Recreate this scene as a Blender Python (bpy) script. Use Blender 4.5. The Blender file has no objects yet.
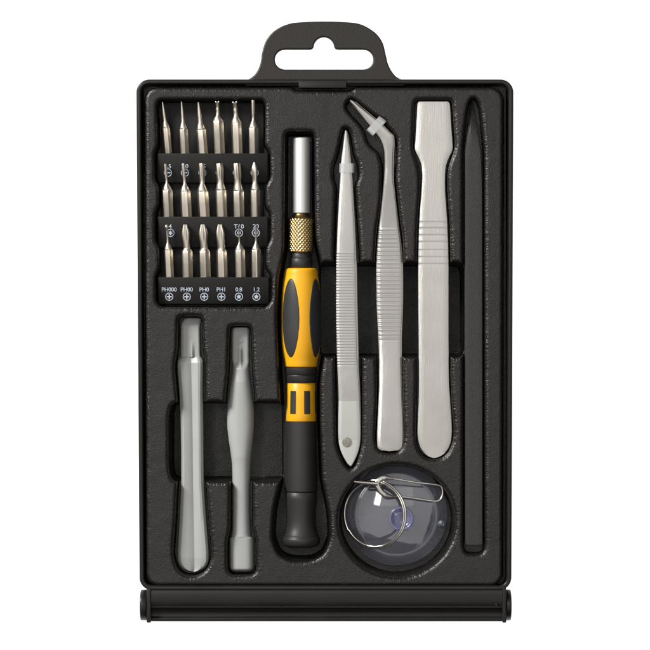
import bpy, bmesh, math, random
import numpy as np
from mathutils import Vector, Matrix

random.seed(4)
RNG = np.random.RandomState(7)
S = 0.00036                       # metres per photograph pixel: the case comes out 136 mm wide
CX, CY = 325.0, 325.0
ZF = -74.0                        # level of the white surface, in the same small units
scn = bpy.context.scene
COL = scn.collection


def P(x, y, z):
    return Vector(((x - CX) * S, (CY - y) * S, z * S))


# ------------------------------------------------------------------ materials
def mat(name, base, rough=0.5, metal=0.0, spec=0.5, coat=0.0, bump=0.0, bscale=1.0,
        stretch=(1, 1, 1), var=0.0, vscale=30.0, rvar=0.0, detail=3.0, trans=0.0, ior=1.45, aniso=0.0, vor=False):
    m = bpy.data.materials.new(name)
    m.use_nodes = True
    nt = m.node_tree
    b = nt.nodes['Principled BSDF']
    b.inputs['Base Color'].default_value = (*base, 1)
    b.inputs['Roughness'].default_value = rough
    b.inputs['Metallic'].default_value = metal
    b.inputs['Specular IOR Level'].default_value = spec
    b.inputs['Coat Weight'].default_value = coat
    b.inputs['Coat Roughness'].default_value = 0.12
    b.inputs['Transmission Weight'].default_value = trans
    b.inputs['IOR'].default_value = ior
    b.inputs['Anisotropic'].default_value = aniso
    tc = nt.nodes.new('ShaderNodeTexCoord')
    if bump > 0:
        mp = nt.nodes.new('ShaderNodeMapping')
        mp.inputs['Scale'].default_value = stretch
        nt.links.new(tc.outputs['Object'], mp.inputs['Vector'])
        if vor:
            n = nt.nodes.new('ShaderNodeTexVoronoi')
            n.feature = 'SMOOTH_F1'
            n.inputs['Scale'].default_value = 1.0 / (bscale * S)
            out = n.outputs['Distance']
        else:
            n = nt.nodes.new('ShaderNodeTexNoise')
            n.inputs['Scale'].default_value = 1.0 / (bscale * S)
            n.inputs['Detail'].default_value = detail
            out = n.outputs['Fac']
        nt.links.new(mp.outputs['Vector'], n.inputs['Vector'])
        bp = nt.nodes.new('ShaderNodeBump')
        bp.inputs['Strength'].default_value = 1.0
        bp.inputs['Distance'].default_value = bump * S
        nt.links.new(out, bp.inputs['Height'])
        nt.links.new(bp.outputs['Normal'], b.inputs['Normal'])
        if coat:
            nt.links.new(bp.outputs['Normal'], b.inputs['Coat Normal'])
    if var > 0 or rvar > 0:
        n2 = nt.nodes.new('ShaderNodeTexNoise')
        n2.inputs['Scale'].default_value = 1.0 / (vscale * S)
        n2.inputs['Detail'].default_value = 4
        nt.links.new(tc.outputs['Object'], n2.inputs['Vector'])
        if var > 0:
            mx = nt.nodes.new('ShaderNodeMix')
            mx.data_type = 'RGBA'
            mx.inputs['A'].default_value = (*[c * (1 - var) for c in base], 1)
            mx.inputs['B'].default_value = (*[min(1, c * (1 + var)) for c in base], 1)
            nt.links.new(n2.outputs['Fac'], mx.inputs['Factor'])
            nt.links.new(mx.outputs['Result'], b.inputs['Base Color'])
        if rvar > 0:
            mr = nt.nodes.new('ShaderNodeMapRange')
            mr.inputs['From Min'].default_value = 0.3
            mr.inputs['From Max'].default_value = 0.7
            mr.inputs['To Min'].default_value = max(0.02, rough - rvar)
            mr.inputs['To Max'].default_value = rough + rvar
            nt.links.new(n2.outputs['Fac'], mr.inputs['Value'])
            nt.links.new(mr.outputs['Result'], b.inputs['Roughness'])
    return m


M = {}


def backlit_sheet():
    """white ground made translucent so an added lamp below washes out contact shadows"""
    m = bpy.data.materials.new('backlit_white_sheet'); m.use_nodes = True
    nt = m.node_tree; nt.nodes.remove(nt.nodes['Principled BSDF'])
    a = nt.nodes.new('ShaderNodeBsdfDiffuse'); a.inputs['Color'].default_value = (0.92, 0.92, 0.92, 1)
    b = nt.nodes.new('ShaderNodeBsdfTranslucent'); b.inputs['Color'].default_value = (0.92, 0.92, 0.92, 1)
    x = nt.nodes.new('ShaderNodeMixShader'); x.inputs['Fac'].default_value = 0.5
    nt.links.new(a.outputs[0], x.inputs[1]); nt.links.new(b.outputs[0], x.inputs[2])
    nt.links.new(x.outputs[0], nt.nodes['Material Output'].inputs['Surface'])
    return m


M['paper'] = backlit_sheet()
M['tray'] = mat('grained_black_plastic', (0.0082, 0.0071, 0.0062), 0.31, spec=0.47, bump=0.42, bscale=1.15, detail=2.0, var=0.12, vscale=14, rvar=0.05)
M['shell'] = mat('smooth_black_plastic', (0.011, 0.0102, 0.0092), 0.32, spec=0.30, bump=0.05, bscale=6, var=0.15, vscale=40, rvar=0.08)
M['handle'] = mat('satin_black_plastic', (0.0175, 0.0155, 0.0135), 0.42, spec=0.32, bump=0.22, bscale=1.8, detail=3, var=0.15, vscale=20, rvar=0.06)
M['rubber'] = mat('black_rubber', (0.016, 0.0155, 0.015), 0.55, spec=0.20, bump=0.08, bscale=1.2, var=0.15, vscale=18)
M['print'] = mat('pale_print', (0.50, 0.56, 0.63), 0.6, var=0.2, vscale=2.5)
M['bit'] = mat('nickel_plated_steel', (0.53, 0.48, 0.405), 0.36, metal=1.0, bump=0.02, bscale=1.5, stretch=(1, 0.3, 1), var=0.05, vscale=9, rvar=0.04)
M['steel'] = mat('brushed_steel', (0.46, 0.448, 0.42), 0.30, metal=1.0, bump=0.12, bscale=1.1, stretch=(1, 0.06, 1), var=0.08, vscale=26, rvar=0.05)
M['steel_cross'] = mat('satin_steel', (0.42, 0.41, 0.392), 0.25, metal=1.0, bump=0.09, bscale=1.2, stretch=(1, 0.10, 1), var=0.07, vscale=22, rvar=0.06)
M['polished_steel'] = mat('polished_tweezer_steel', (0.40, 0.385, 0.365), 0.20, metal=1.0, bump=0.06, bscale=1.3, stretch=(1, 0.10, 1), var=0.08, vscale=24, rvar=0.06)
M['pale_steel'] = mat('pale_satin_steel', (0.44, 0.445, 0.42), 0.40, metal=1.0, bump=0.05, bscale=1.5, var=0.05, vscale=22, rvar=0.05)
M['weld'] = mat('dull_weld_steel', (0.25, 0.245, 0.21), 0.5, metal=1.0, bump=0.25, bscale=2.0, var=0.45, vscale=3)
M['shaded_steel'] = mat('shaded_inner_steel', (0.38, 0.36, 0.33), 0.3, metal=1.0, bump=0.03, bscale=2)  # shade on the lower tweezer arms, put into a darker steel colour
M['pin'] = mat('dull_wire', (0.55, 0.52, 0.48), 0.24, metal=1.0, bump=0.03, bscale=4, rvar=0.05, vscale=8)
M['wire'] = mat('polished_wire', (0.66, 0.63, 0.58), 0.14, metal=1.0, bump=0.03, bscale=4, rvar=0.05, vscale=8)
M['brass'] = mat('brass', (0.56, 0.40, 0.19), 0.30, metal=1.0, bump=0.03, bscale=2, var=0.1, vscale=6)
M['alu'] = mat('aluminium_tube', (0.57, 0.57, 0.555), 0.42, metal=0.6, var=0.02, vscale=12)
M['yellow'] = mat('yellow_plastic', (0.665, 0.325, 0.0075), 0.38, spec=0.35, bump=0.04, bscale=3, var=0.03, vscale=20)
M['grip'] = mat('dark_soft_grip', (0.024, 0.024, 0.025), 0.42, spec=0.42, bump=0.05, bscale=1.5, var=0.1, vscale=10)
M['body'] = mat('matt_black_handle', (0.0175, 0.0165, 0.0155), 0.45, spec=0.42, bump=0.06, bscale=1.6, var=0.1, vscale=14)
M['grey'] = mat('grey_nylon', (0.30, 0.306, 0.298), 0.40, spec=0.45, bump=0.06, bscale=4, var=0.05, vscale=22, rvar=0.05)
M['carbon'] = mat('dark_fibre_nylon', (0.022, 0.021, 0.020), 0.42, spec=0.42, bump=0.30, bscale=1.3, stretch=(1, 0.7, 1), var=0.35, vscale=5, rvar=0.08)
M['clear'] = mat('clear_soft_vinyl', (0.86, 0.87, 0.97), 0.04, trans=1.0, ior=1.78, spec=0.5, bump=0.10, bscale=16, detail=1)
M['knob'] = mat('violet_tinted_vinyl', (0.74, 0.74, 0.97), 0.06, trans=1.0, ior=1.45, bump=0.1, bscale=8, detail=1)


def milky(name, col, fac, trans_col=(1, 1, 1)):
    m = bpy.data.materials.new(name)
    m.use_nodes = True
    nt = m.node_tree
    b = nt.nodes['Principled BSDF']
    b.inputs['Base Color'].default_value = (*col, 1)
    b.inputs['Roughness'].default_value = 0.25
    t = nt.nodes.new('ShaderNodeBsdfTransparent')
    t.inputs['Color'].default_value = (*trans_col, 1)
    mx = nt.nodes.new('ShaderNodeMixShader')
    mx.inputs['Fac'].default_value = fac
    nt.links.new(t.outputs[0], mx.inputs[1])
    nt.links.new(b.outputs[0], mx.inputs[2])
    nt.links.new(mx.outputs[0], nt.nodes['Material Output'].inputs['Surface'])
    return m


nt = M['clear'].node_tree
hz = nt.nodes.new('ShaderNodeBsdfDiffuse'); hz.inputs['Color'].default_value = (0.62, 0.64, 0.74, 1)
mxs = nt.nodes.new('ShaderNodeMixShader'); mxs.inputs['Fac'].default_value = 0.05
nt.links.new(nt.nodes['Principled BSDF'].outputs[0], mxs.inputs[1]); nt.links.new(hz.outputs[0], mxs.inputs[2])
nt.links.new(mxs.outputs[0], nt.nodes['Material Output'].inputs['Surface'])
nt = M['knob'].node_tree
hz = nt.nodes.new('ShaderNodeBsdfDiffuse'); hz.inputs['Color'].default_value = (0.55, 0.56, 0.90, 1)
mxs = nt.nodes.new('ShaderNodeMixShader'); mxs.inputs['Fac'].default_value = 0.12
nt.links.new(nt.nodes['Principled BSDF'].outputs[0], mxs.inputs[1]); nt.links.new(hz.outputs[0], mxs.inputs[2])
nt.links.new(mxs.outputs[0], nt.nodes['Material Output'].inputs['Surface'])
M['sleeve'] = milky('frosted_clear_sleeve', (0.60, 0.61, 0.60), 0.32)


# ------------------------------------------------------------------ objects
def tag(o, label=None, cat=None, group=None, kind=None):
    if label: o['label'] = label
    if cat: o['category'] = cat
    if group: o['group'] = group
    if kind: o['kind'] = kind
    return o


ORG = {}


def thing(name, base, label, cat, group=None):
    o = bpy.data.objects.new(name, None)
    o.empty_display_size = 4 * S
    COL.objects.link(o)
    o.location = P(*base)
    ORG[o] = P(*base)
    return tag(o, label, cat, group)


def put(name, verts, faces, material, parent=None, base=None, sharp=40, np_mesh=False):
    """one mesh object; verts are in photograph units (x right, y down, z up)"""
    o_world = P(*base) if base is not None else (ORG[parent] if parent is not None else Vector((0, 0, 0)))
    me = bpy.data.meshes.new(name)
    v = np.asarray(verts, dtype=np.float64)
    w = np.empty_like(v)
    w[:, 0] = (v[:, 0] - CX) * S - o_world.x
    w[:, 1] = (CY - v[:, 1]) * S - o_world.y
    w[:, 2] = v[:, 2] * S - o_world.z
    if np_mesh:
        f = np.asarray(faces, dtype=np.int32)
        me.vertices.add(len(w)); me.vertices.foreach_set('co', w.ravel())
        me.loops.add(f.size); me.loops.foreach_set('vertex_index', f.ravel())
        me.polygons.add(len(f)); me.polygons.foreach_set('loop_start', np.arange(0, f.size, 4, dtype=np.int32))
        me.update(calc_edges=True)
    else:
        me.from_pydata([tuple(a) for a in w], [], [tuple(f) for f in faces])
        bm = bmesh.new(); bm.from_mesh(me)
        bmesh.ops.remove_doubles(bm, verts=bm.verts, dist=1e-4 * S)
        bmesh.ops.recalc_face_normals(bm, faces=bm.faces)
        bm.to_mesh(me); bm.free()
    me.shade_smooth()
    if not np_mesh:
        me.set_sharp_from_angle(angle=math.radians(sharp))
    me.materials.append(M[material])
    o = bpy.data.objects.new(name, me)
    COL.objects.link(o)
    if parent is not None:
        o.parent = parent
        pw = ORG[parent]
        o.location = o_world - pw
    else:
        o.location = o_world
    ORG[o] = o_world
    return o


class MB:
    def __init__(s): s.v = []; s.f = []

    def add(s, v, f):
        n = len(s.v)
        s.v += [tuple(a) for a in v]
        s.f += [tuple(i + n for i in q) for q in f]
        return s

    def loft(s, rings, cap0=True, cap1=True, closed=True):
        v = []; f = []
        n = len(rings[0])
        for r in rings: v += list(r)
        for i in range(len(rings) - 1):
            for j in range(n if closed else n - 1):
                a = i * n + j; b = i * n + (j + 1) % n
                f.append((a, b, b + n, a + n))
        if cap0: f.append(tuple(range(n - 1, -1, -1)))
        if cap1: f.append(tuple((len(rings) - 1) * n + k for k in range(n)))
        return s.add(v, f)

    def lathe_y(s, cx, cz, prof, n=64, a0=0, rfun=None, caps=True):
        rings = []
        for (y, r) in prof:
            ring = []
            for k in range(n):
                a = 2 * math.pi * k / n + a0
                rr = r if rfun is None else r + rfun(y, a)
                ring.append((cx + rr * math.sin(a), y, cz + rr * math.cos(a)))
            rings.append(ring)
        return s.loft(rings, caps, caps)

    def lathe_z(s, cx, cy, prof, n=96, closed_prof=False):
        rings = []
        for (r, z) in prof:
            rings.append([(cx + r * math.cos(2 * math.pi * k / n), cy + r * math.sin(2 * math.pi * k / n), z) for k in range(n)])
        if closed_prof:
            rings.append(rings[0])
            return s.loft(rings, False, False)
        return s.loft(rings, True, True)

    def box(s, x0, x1, y0, y1, z0, z1, bev=0.8, seg=3):
        bm = bmesh.new()
        bmesh.ops.create_cube(bm, size=1)
        for v in bm.verts:
            v.co = Vector(((x0 + x1) / 2 + v.co.x * (x1 - x0), (y0 + y1) / 2 + v.co.y * (y1 - y0), (z0 + z1) / 2 + v.co.z * (z1 - z0)))
        if bev: bmesh.ops.bevel(bm, geom=list(bm.edges), offset=bev, segments=seg, affect='EDGES', profile=0.5)
        bm.verts.index_update()
        s.add([tuple(v.co) for v in bm.verts], [tuple(v.index for v in f.verts) for f in bm.faces])
        bm.free()
        return s

    def tube(s, pts, r, n=12, flat=1.0, closed=False):
        pts = [Vector(p) for p in pts]
        N = len(pts); rings = []
        for i, p in enumerate(pts):
            if closed: t = (pts[(i + 1) % N] - pts[i - 1])
            else: t = pts[min(i + 1, N - 1)] - pts[max(i - 1, 0)]
            t.normalize()
            up = Vector((0, 0, 1))
            if abs(t.z) > 0.95: up = Vector((1, 0, 0))
            a = t.cross(up).normalized(); b = a.cross(t)
            rr = r[i] if hasattr(r, '__len__') else r
            rings.append([tuple(p + a * rr * math.cos(2 * math.pi * k / n) + b * rr * flat * math.sin(2 * math.pi * k / n)) for k in range(n)])
        if closed:
            rings.append(rings[0]); return s.loft(rings, False, False)
        return s.loft(rings)

    def put(s, name, material, parent=None, **k):
        return put(name, s.v, s.f, material, parent, **k)


def pchip(xs, ys, xq):
    xs = np.asarray(xs, float); ys = np.asarray(ys, float)
    h = np.diff(xs); d = np.diff(ys) / h
    m = np.zeros_like(ys)
    for i in range(1, len(xs) - 1):
        if d[i - 1] * d[i] > 0:
            w1 = 2 * h[i] + h[i - 1]; w2 = h[i] + 2 * h[i - 1]
            m[i] = (w1 + w2) / (w1 / d[i - 1] + w2 / d[i])
    m[0] = d[0]; m[-1] = d[-1]
    i = np.clip(np.searchsorted(xs, xq) - 1, 0, len(h) - 1)
    t = (xq - xs[i]) / h[i]
    return ((1 + 2 * t) * (1 - t) ** 2 * ys[i] + t * (1 - t) ** 2 * h[i] * m[i] + t * t * (3 - 2 * t) * ys[i + 1] + t * t * (t - 1) * h[i] * m[i + 1])


def catmull(pts, n=8, closed=True):
    pts = [Vector(p) for p in pts]; N = len(pts); out = []
    rng = range(N) if closed else range(N - 1)
    for i in rng:
        if closed: p0, p1, p2, p3 = pts[i - 1], pts[i], pts[(i + 1) % N], pts[(i + 2) % N]
        else: p0, p1, p2, p3 = pts[max(i - 1, 0)], pts[i], pts[i + 1], pts[min(i + 2, N - 1)]
        for k in range(n):
            t = k / n
            out.append(0.5 * ((2 * p1) + (p2 - p0) * t + (2 * p0 - 5 * p1 + 4 * p2 - p3) * t * t + (3 * p1 - p0 - 3 * p2 + p3) * t ** 3))
    if not closed: out.append(pts[-1])
    return out


# ------------------------------------------------------------------ the white surface
mb = MB()
R_ = 2600
mb.add([(CX - R_, CY - R_, ZF), (CX + R_, CY - R_, ZF), (CX + R_, CY + R_, ZF), (CX - R_, CY + R_, ZF)], [(0, 1, 2, 3)])
tag(mb.put('ground', 'paper'), kind='structure')

# ------------------------------------------------------------------ the case
case = thing('tool_case', (325, 335, ZF + 0.3), 'open black plastic tool case with a slotted hanging handle and a hinge bar', 'case')


def rrect(xl0, xr0, y0, xl1, xr1, y1, r, off=0.0, n=10):
    """rounded four-sided outline: top edge xl0..xr0 at y0, bottom edge xl1..xr1 at y1, inset by off"""
    c = [(xl0 + off, y0 + off), (xr0 - off, y0 + off), (xr1 - off, y1 - off), (xl1 + off, y1 - off)]
    rr = max(1.0, r - off)
    pts = []
    cen = [(c[0][0] + rr, c[0][1] + rr), (c[1][0] - rr, c[1][1] + rr), (c[2][0] - rr, c[2][1] - rr), (c[3][0] + rr, c[3][1] - rr)]
    for q, a0 in enumerate((180, 270, 0, 90)):
        for k in range(n + 1):
            a = math.radians(a0 + 90 * k / n)
            pts.append((cen[q][0] + rr * math.cos(a), cen[q][1] + rr * math.sin(a)))
    return pts


prof = [(7, ZF + 0.3), (5, ZF + 2), (1.2, -6), (0.2, -3), (0.0, -1.2), (0.25, 0.1), (0.8, 0.9), (1.6, 1.2), (3.5, 1.2), (4.2, 0.9), (4.7, 0.2), (5.0, -1.2), (5.2, -14), (5.6, -69)]
rings = []
for off, z in prof:
    rings.append([(x, y, z) for x, y in rrect(136.2, 513.6, 79.2, 139.3, 511.6, 590.5, 13, off)])
mb = MB(); mb.loft(rings, True, True)
mb.put('shell', 'shell', case, sharp=50)

# hanging handle with its euro slot
def curve_plate(name, loops, z0, z1, bev, material, parent):
    cu = bpy.data.curves.new(name, 'CURVE')
    cu.dimensions = '2D'; cu.fill_mode = 'BOTH'
    cu.bevel_depth = bev * S; cu.bevel_resolution = 3
    cu.extrude = ((z1 - z0) / 2 - bev) * S
    for lp in loops:
        sp = cu.splines.new('POLY'); sp.points.add(len(lp) - 1); sp.use_cyclic_u = True
        for p, q in zip(sp.points, lp):
            w = P(q[0], q[1], 0); p.co = (w.x, w.y, 0, 1)
    ob = bpy.data.objects.new(name + '_tmp', cu); COL.objects.link(ob)
    bpy.context.view_layer.update()
    me = bpy.data.meshes.new_from_object(ob.evaluated_get(bpy.context.evaluated_depsgraph_get()))
    bpy.data.objects.remove(ob); bpy.data.curves.remove(cu)
    zc = (z0 + z1) / 2 * S
    base = ORG[parent]
    for v in me.vertices:
        v.co = Vector((v.co.x, v.co.y, v.co.z + zc)) - base
    me.name = name
    me.materials.clear(); me.materials.append(M[material])
    me.shade_smooth(); me.set_sharp_from_angle(angle=math.radians(35))
    o = bpy.data.objects.new(name, me); COL.objects.link(o); o.parent = parent; ORG[o] = base
    return o


B_ = 1.6   # the bevel grows the outline by this much
hl = [(243, 80.5), (251, 77.5), (257, 71), (260.5, 62), (262, 52), (265.5, 41), (271, 33.5), (278, 28), (287, 24), (298, 22), (324, 21), (350, 22),
      (361, 24), (370, 28.5), (377.5, 34.5), (383, 43), (385.8, 54), (388.3, 64), (392.5, 72), (398, 77.5), (407, 80.5)]
outer = catmull([(x, y, 0) for x, y in hl], 6, closed=False)
outer = [(p.x, p.y) for p in outer]
outer = [(x + (Vector(outer[min(i + 1, len(outer) - 1)]) - Vector(outer[max(i - 1, 0)])).normalized().y * -B_, y + (Vector(outer[min(i + 1, len(outer) - 1)]) - Vector(outer[max(i - 1, 0)])).normalized().x * B_) for i, (x, y) in enumerate(outer)]
outer += [(403, 84), (247, 84)]
slot = [(284.8 + 11.5 * math.cos(math.radians(a)), 59.2 + 11.5 * math.sin(math.radians(a))) for a in np.linspace(90, 270, 17)]
slot += [(309.5, 47.7), (311.3, 47.3), (312.2, 46.0)]
slot += [(323.9 + 11.7 * math.cos(math.radians(a)), 47.0 + 11.7 * math.sin(math.radians(a))) for a in np.linspace(192, 348, 17)]
slot += [(335.6, 46.0), (336.5, 47.3), (338.3, 47.7)]
slot_g = slot + [(363.4 + 11.5 * math.cos(math.radians(a)), 59.2 + 11.5 * math.sin(math.radians(a))) for a in np.linspace(270, 450, 17)]
curve_plate('handle', [outer, slot_g], -9, -1.2, B_, 'handle', case)

# catch plate in the middle of the upper rim
mb = MB(); mb.box(298.5, 346.5, 80.6, 88.2, -7, 2.0, 0.7)
mb.put('latch', 'shell', case)

# hinge bar at the foot: a rounded bar, its end plates and knuckles
yz = [(588.2, -66), (588.2, -3), (588.8, -0.6), (590.5, 0.2), (598, 0.4), (604, -0.1), (607, -1.6), (608.5, -4.2), (610, -6.4), (613, -7.6), (616.5, -8.2), (617.8, -7.6), (618.3, -6.2),
      (619.2, -5.4), (620.8, -5.6), (622.0, -6.8), (622.4, -9), (621, -40), (617, -58), (610, -66)]
mb = MB(); mb.loft([[(x, y, z) for y, z in yz] for x in (150.8, 502.4)])
mb.put('hinge_bar', 'shell', case, sharp=50)
for (x0, x1) in ((146.6, 151.0), (502.2, 506.2)):
    mb = MB(); mb.box(x0, x1, 588.0, 622.6, -66, 1.6, 0.9)
    mb.put('hinge_plate', 'shell', case)
for (x0, x1) in ((139.6, 146.2), (506.6, 511.8)):
    mb = MB()
    rings = []
    for x, r in ((x0, 14.2), (x0 + 0.2, 15.0), (x0 + 0.7, 15.4), (x0 + 1.4, 15.6), (x1 - 0.7, 15.6), (x1 - 0.2, 15.2), (x1, 14.4)) if x0 < 300 else \
            ((x0, 14.4), (x0 + 0.2, 15.2), (x0 + 0.7, 15.6), (x1 - 1.4, 15.6), (x1 - 0.7, 15.4), (x1 - 0.2, 15.0), (x1, 14.2)):
        rings.append([(x, 606.6 + r * math.cos(2 * math.pi * k / 48), -15 + r * math.sin(2 * math.pi * k / 48)) for k in range(48)])
    mb.loft(rings); mb.put('hinge_knuckle', 'shell', case)
mb = MB(); mb.lathe_z(496.6, 604.6, [(1.7, -2), (1.7, 0.5), (1.4, 1.1), (0.8, 1.5), (0.1, 1.65)], 20)
mb.put('rivet', 'shell', case)

# ------------------------------------------------------------------ the moulded tray (height field)
GS = 0.52
xs = np.arange(142.6, 507.4, GS); ys = np.arange(85.0, 588.2, GS)
GX, GY = np.meshgrid(xs, ys)


def sdf_poly(pts, X, Y):
    """signed distance (negative inside) and the nearest boundary point"""
    best = np.full(X.shape, 1e9); bx = np.zeros_like(X); by = np.zeros_like(X); ins = np.zeros(X.shape, bool)
    n = len(pts)
    for i in range(n):
        x0, y0 = pts[i]; x1, y1 = pts[(i + 1) % n]
        dx, dy = x1 - x0, y1 - y0
        L = dx * dx + dy * dy
        if L < 1e-9: continue
        t = np.clip(((X - x0) * dx + (Y - y0) * dy) / L, 0, 1)
        px = x0 + t * dx; py = y0 + t * dy
        d = (X - px) ** 2 + (Y - py) ** 2
        m = d < best
        best[m] = d[m]; bx[m] = px[m]; by[m] = py[m]
        if abs(dy) > 1e-9:
            c = ((y0 > Y) != (y1 > Y)) & (X < dx * (Y - y0) / dy + x0)
            ins ^= c
    d = np.sqrt(best); d[ins] *= -1
    return d, bx, by


_NT = RNG.rand(256, 256)


def vnoise(x, y):
    xi = np.floor(x).astype(int); yi = np.floor(y).astype(int)
    fx = x - xi; fy = y - yi
    fx = fx * fx * (3 - 2 * fx); fy = fy * fy * (3 - 2 * fy)
    a = _NT[yi % 256, xi % 256]; b = _NT[yi % 256, (xi + 1) % 256]; c = _NT[(yi + 1) % 256, xi % 256]; d = _NT[(yi + 1) % 256, (xi + 1) % 256]
    return (a * (1 - fx) + b * fx) * (1 - fy) + (c * (1 - fx) + d * fx) * fy


def rounded(pts, n=5, rad=7.0):
    """fillet every corner of a polygon"""
    out = []; N = len(pts)
    for i in range(N):
        p0, p1, p2 = (Vector((*pts[(i + k) % N], 0)) for k in (-1, 0, 1))
        a = p0 - p1; b = p2 - p1
        ra = min(rad, a.length * 0.48); rb = min(rad, b.length * 0.48)
        A = p1 + a.normalized() * ra; B = p1 + b.normalized() * rb
        for k in range(n + 1):
            t = k / n
            q = A * (1 - t) ** 2 + p1 * 2 * t * (1 - t) + B * t * t
            out.append((q.x, q.y))
    return out


circ = [(397 + 59.5 * math.cos(a), 521 + 57.5 * math.sin(a)) for a in np.linspace(0, 2 * math.pi, 72, endpoint=False)]
cav_bits = [(159, 98.5), (263, 98.5), (266, 103), (266, 145), (271, 152), (271.5, 179), (266.5, 186), (266.5, 206), (271.5, 213), (271.5, 240), (267, 248), (267, 267), (272.5, 275), (272.5, 301), (267, 308),
            (160, 308), (154.5, 302), (154.5, 276), (158, 268), (158, 248), (154, 241), (154, 212), (157.5, 205), (157.5, 186), (153.5, 180), (153.5, 152), (156.5, 146), (155.5, 103)]
cav_driver = [(287, 130), (312, 130), (315.5, 134), (316, 215), (317, 240), (322, 262), (326, 300), (326, 352), (321, 380), (321, 420), (323, 480), (330, 512), (331.5, 538), (325, 555), (312, 562),
              (290, 562), (277, 555), (271, 538), (273, 510), (279, 484), (280, 410), (278, 370), (276, 320), (277.5, 280), (283.5, 250), (284, 134)]
cav_left = [(172, 402), (284, 402), (284, 482), (172, 482), (168.5, 470), (168.5, 414)]
cav_mid = [(318, 262.5), (462, 262.5), (466, 270), (466, 350), (462, 357), (318, 357)]
cav_pry1 = [(179, 315), (199, 314.5), (203.5, 318), (204.5, 350), (206.5, 362), (206.5, 400), (207, 480), (210, 520), (213, 556), (208.5, 570), (198, 577.5), (186, 577.5), (176, 571), (171.5, 557), (174, 520), (176, 480), (176, 400),
            (173, 365), (176, 350), (176.5, 318)]
cav_pry2 = [(230, 324.5), (250, 324.5), (252.5, 329), (254, 370), (257, 410), (256.5, 450), (254, 480), (254, 530), (257.5, 540), (257.5, 571), (253, 576.5), (231, 576.5), (226, 571), (226, 540), (229, 530), (229, 480),
            (225.5, 450), (223, 410), (227, 370), (228, 329)]
cav_tw1 = [(342, 126.5), (349, 126.5), (352.5, 135), (356, 157), (359.5, 162), (360.5, 178), (356.5, 185), (361, 250), (363, 300), (363.5, 420), (363, 446), (356.5, 467), (350.5, 471), (344.5, 467), (335.5, 447), (334.5, 400), (333, 300),
           (333, 250), (335, 186), (332, 180), (332, 164), (336, 157)]
cav_tw2 = [(345, 103), (350, 97), (355, 98.5), (378, 116.5), (386, 119.5), (389, 126.5), (396, 134), (398.5, 141), (397, 180), (401, 215), (404.5, 240), (405.5, 270), (405.5, 300), (404, 350), (404.5, 400), (405.5, 438), (402.5, 452),
           (390, 455), (377, 452), (374, 440), (376, 400), (375, 350), (373, 300), (373, 265), (375.5, 230), (380, 200), (381, 165), (377.5, 152.5), (370.5, 148), (365.5, 141), (362.5, 129), (353, 118.5), (344.5, 109)]
cav_spat = [(416, 98.5), (451, 98.5), (453.5, 102), (456.5, 148), (449, 168), (448.5, 185), (451, 222), (452, 265), (452, 300), (452, 380), (453.5, 410), (455.5, 432), (453, 447), (446, 458), (434, 461.5), (423, 458), (416, 449), (414.5, 432),
            (415.5, 380), (415.5, 265), (416.5, 222), (419, 190), (418.5, 170), (411.8, 150), (413.5, 102)]
cav_spud = [(470, 97), (477, 97), (481.5, 108), (485.5, 150), (486, 549), (482.5, 555.5), (466.5, 555.5), (462.5, 549), (462, 148), (466, 110)]
#          outline, depth, half-width of wall inwards, shoulder outwards
CAV = [(rounded(cav_bits, 4, 4), 24, 2.0, 3.2), (rounded(cav_driver), 36, 3.5, 3.6), (rounded(cav_left), 52, 2.5, 4.5), (rounded(cav_mid), 64, 2.5, 4.5),
       (rounded(cav_pry1), 19, 2.0, 3.4), (rounded(cav_pry2), 19, 2.0, 3.4), (rounded(cav_tw1, 4), 17, 2.0, 3.4), (rounded(cav_tw2, 4), 17, 2.0, 3.4),
       (rounded(cav_spat, 4), 13, 1.6, 3.4), (rounded(cav_spud, 4), 15, 1.8, 3.4), (circ, 33, 4.0, 3.6)]


RF = 4.8                     # radius of the formed shoulder


def wall(d, wi, wo, dep):
    """a round shoulder, a steep wall and a small fillet at the floor"""
    e = wo - d                                    # runs inwards
    e1 = RF * 0.93
    sh = RF - np.sqrt(np.maximum(RF * RF - np.clip(e, 0, e1) ** 2, 0))
    s1 = RF - math.sqrt(RF * RF - e1 * e1)
    t = np.clip((e - e1) / max(0.6, wi + wo - e1), 0, 1)
    t = 1 - (1 - t) ** 1.7
    return sh + (dep - s1) * t


Z = np.zeros_like(GX)
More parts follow.
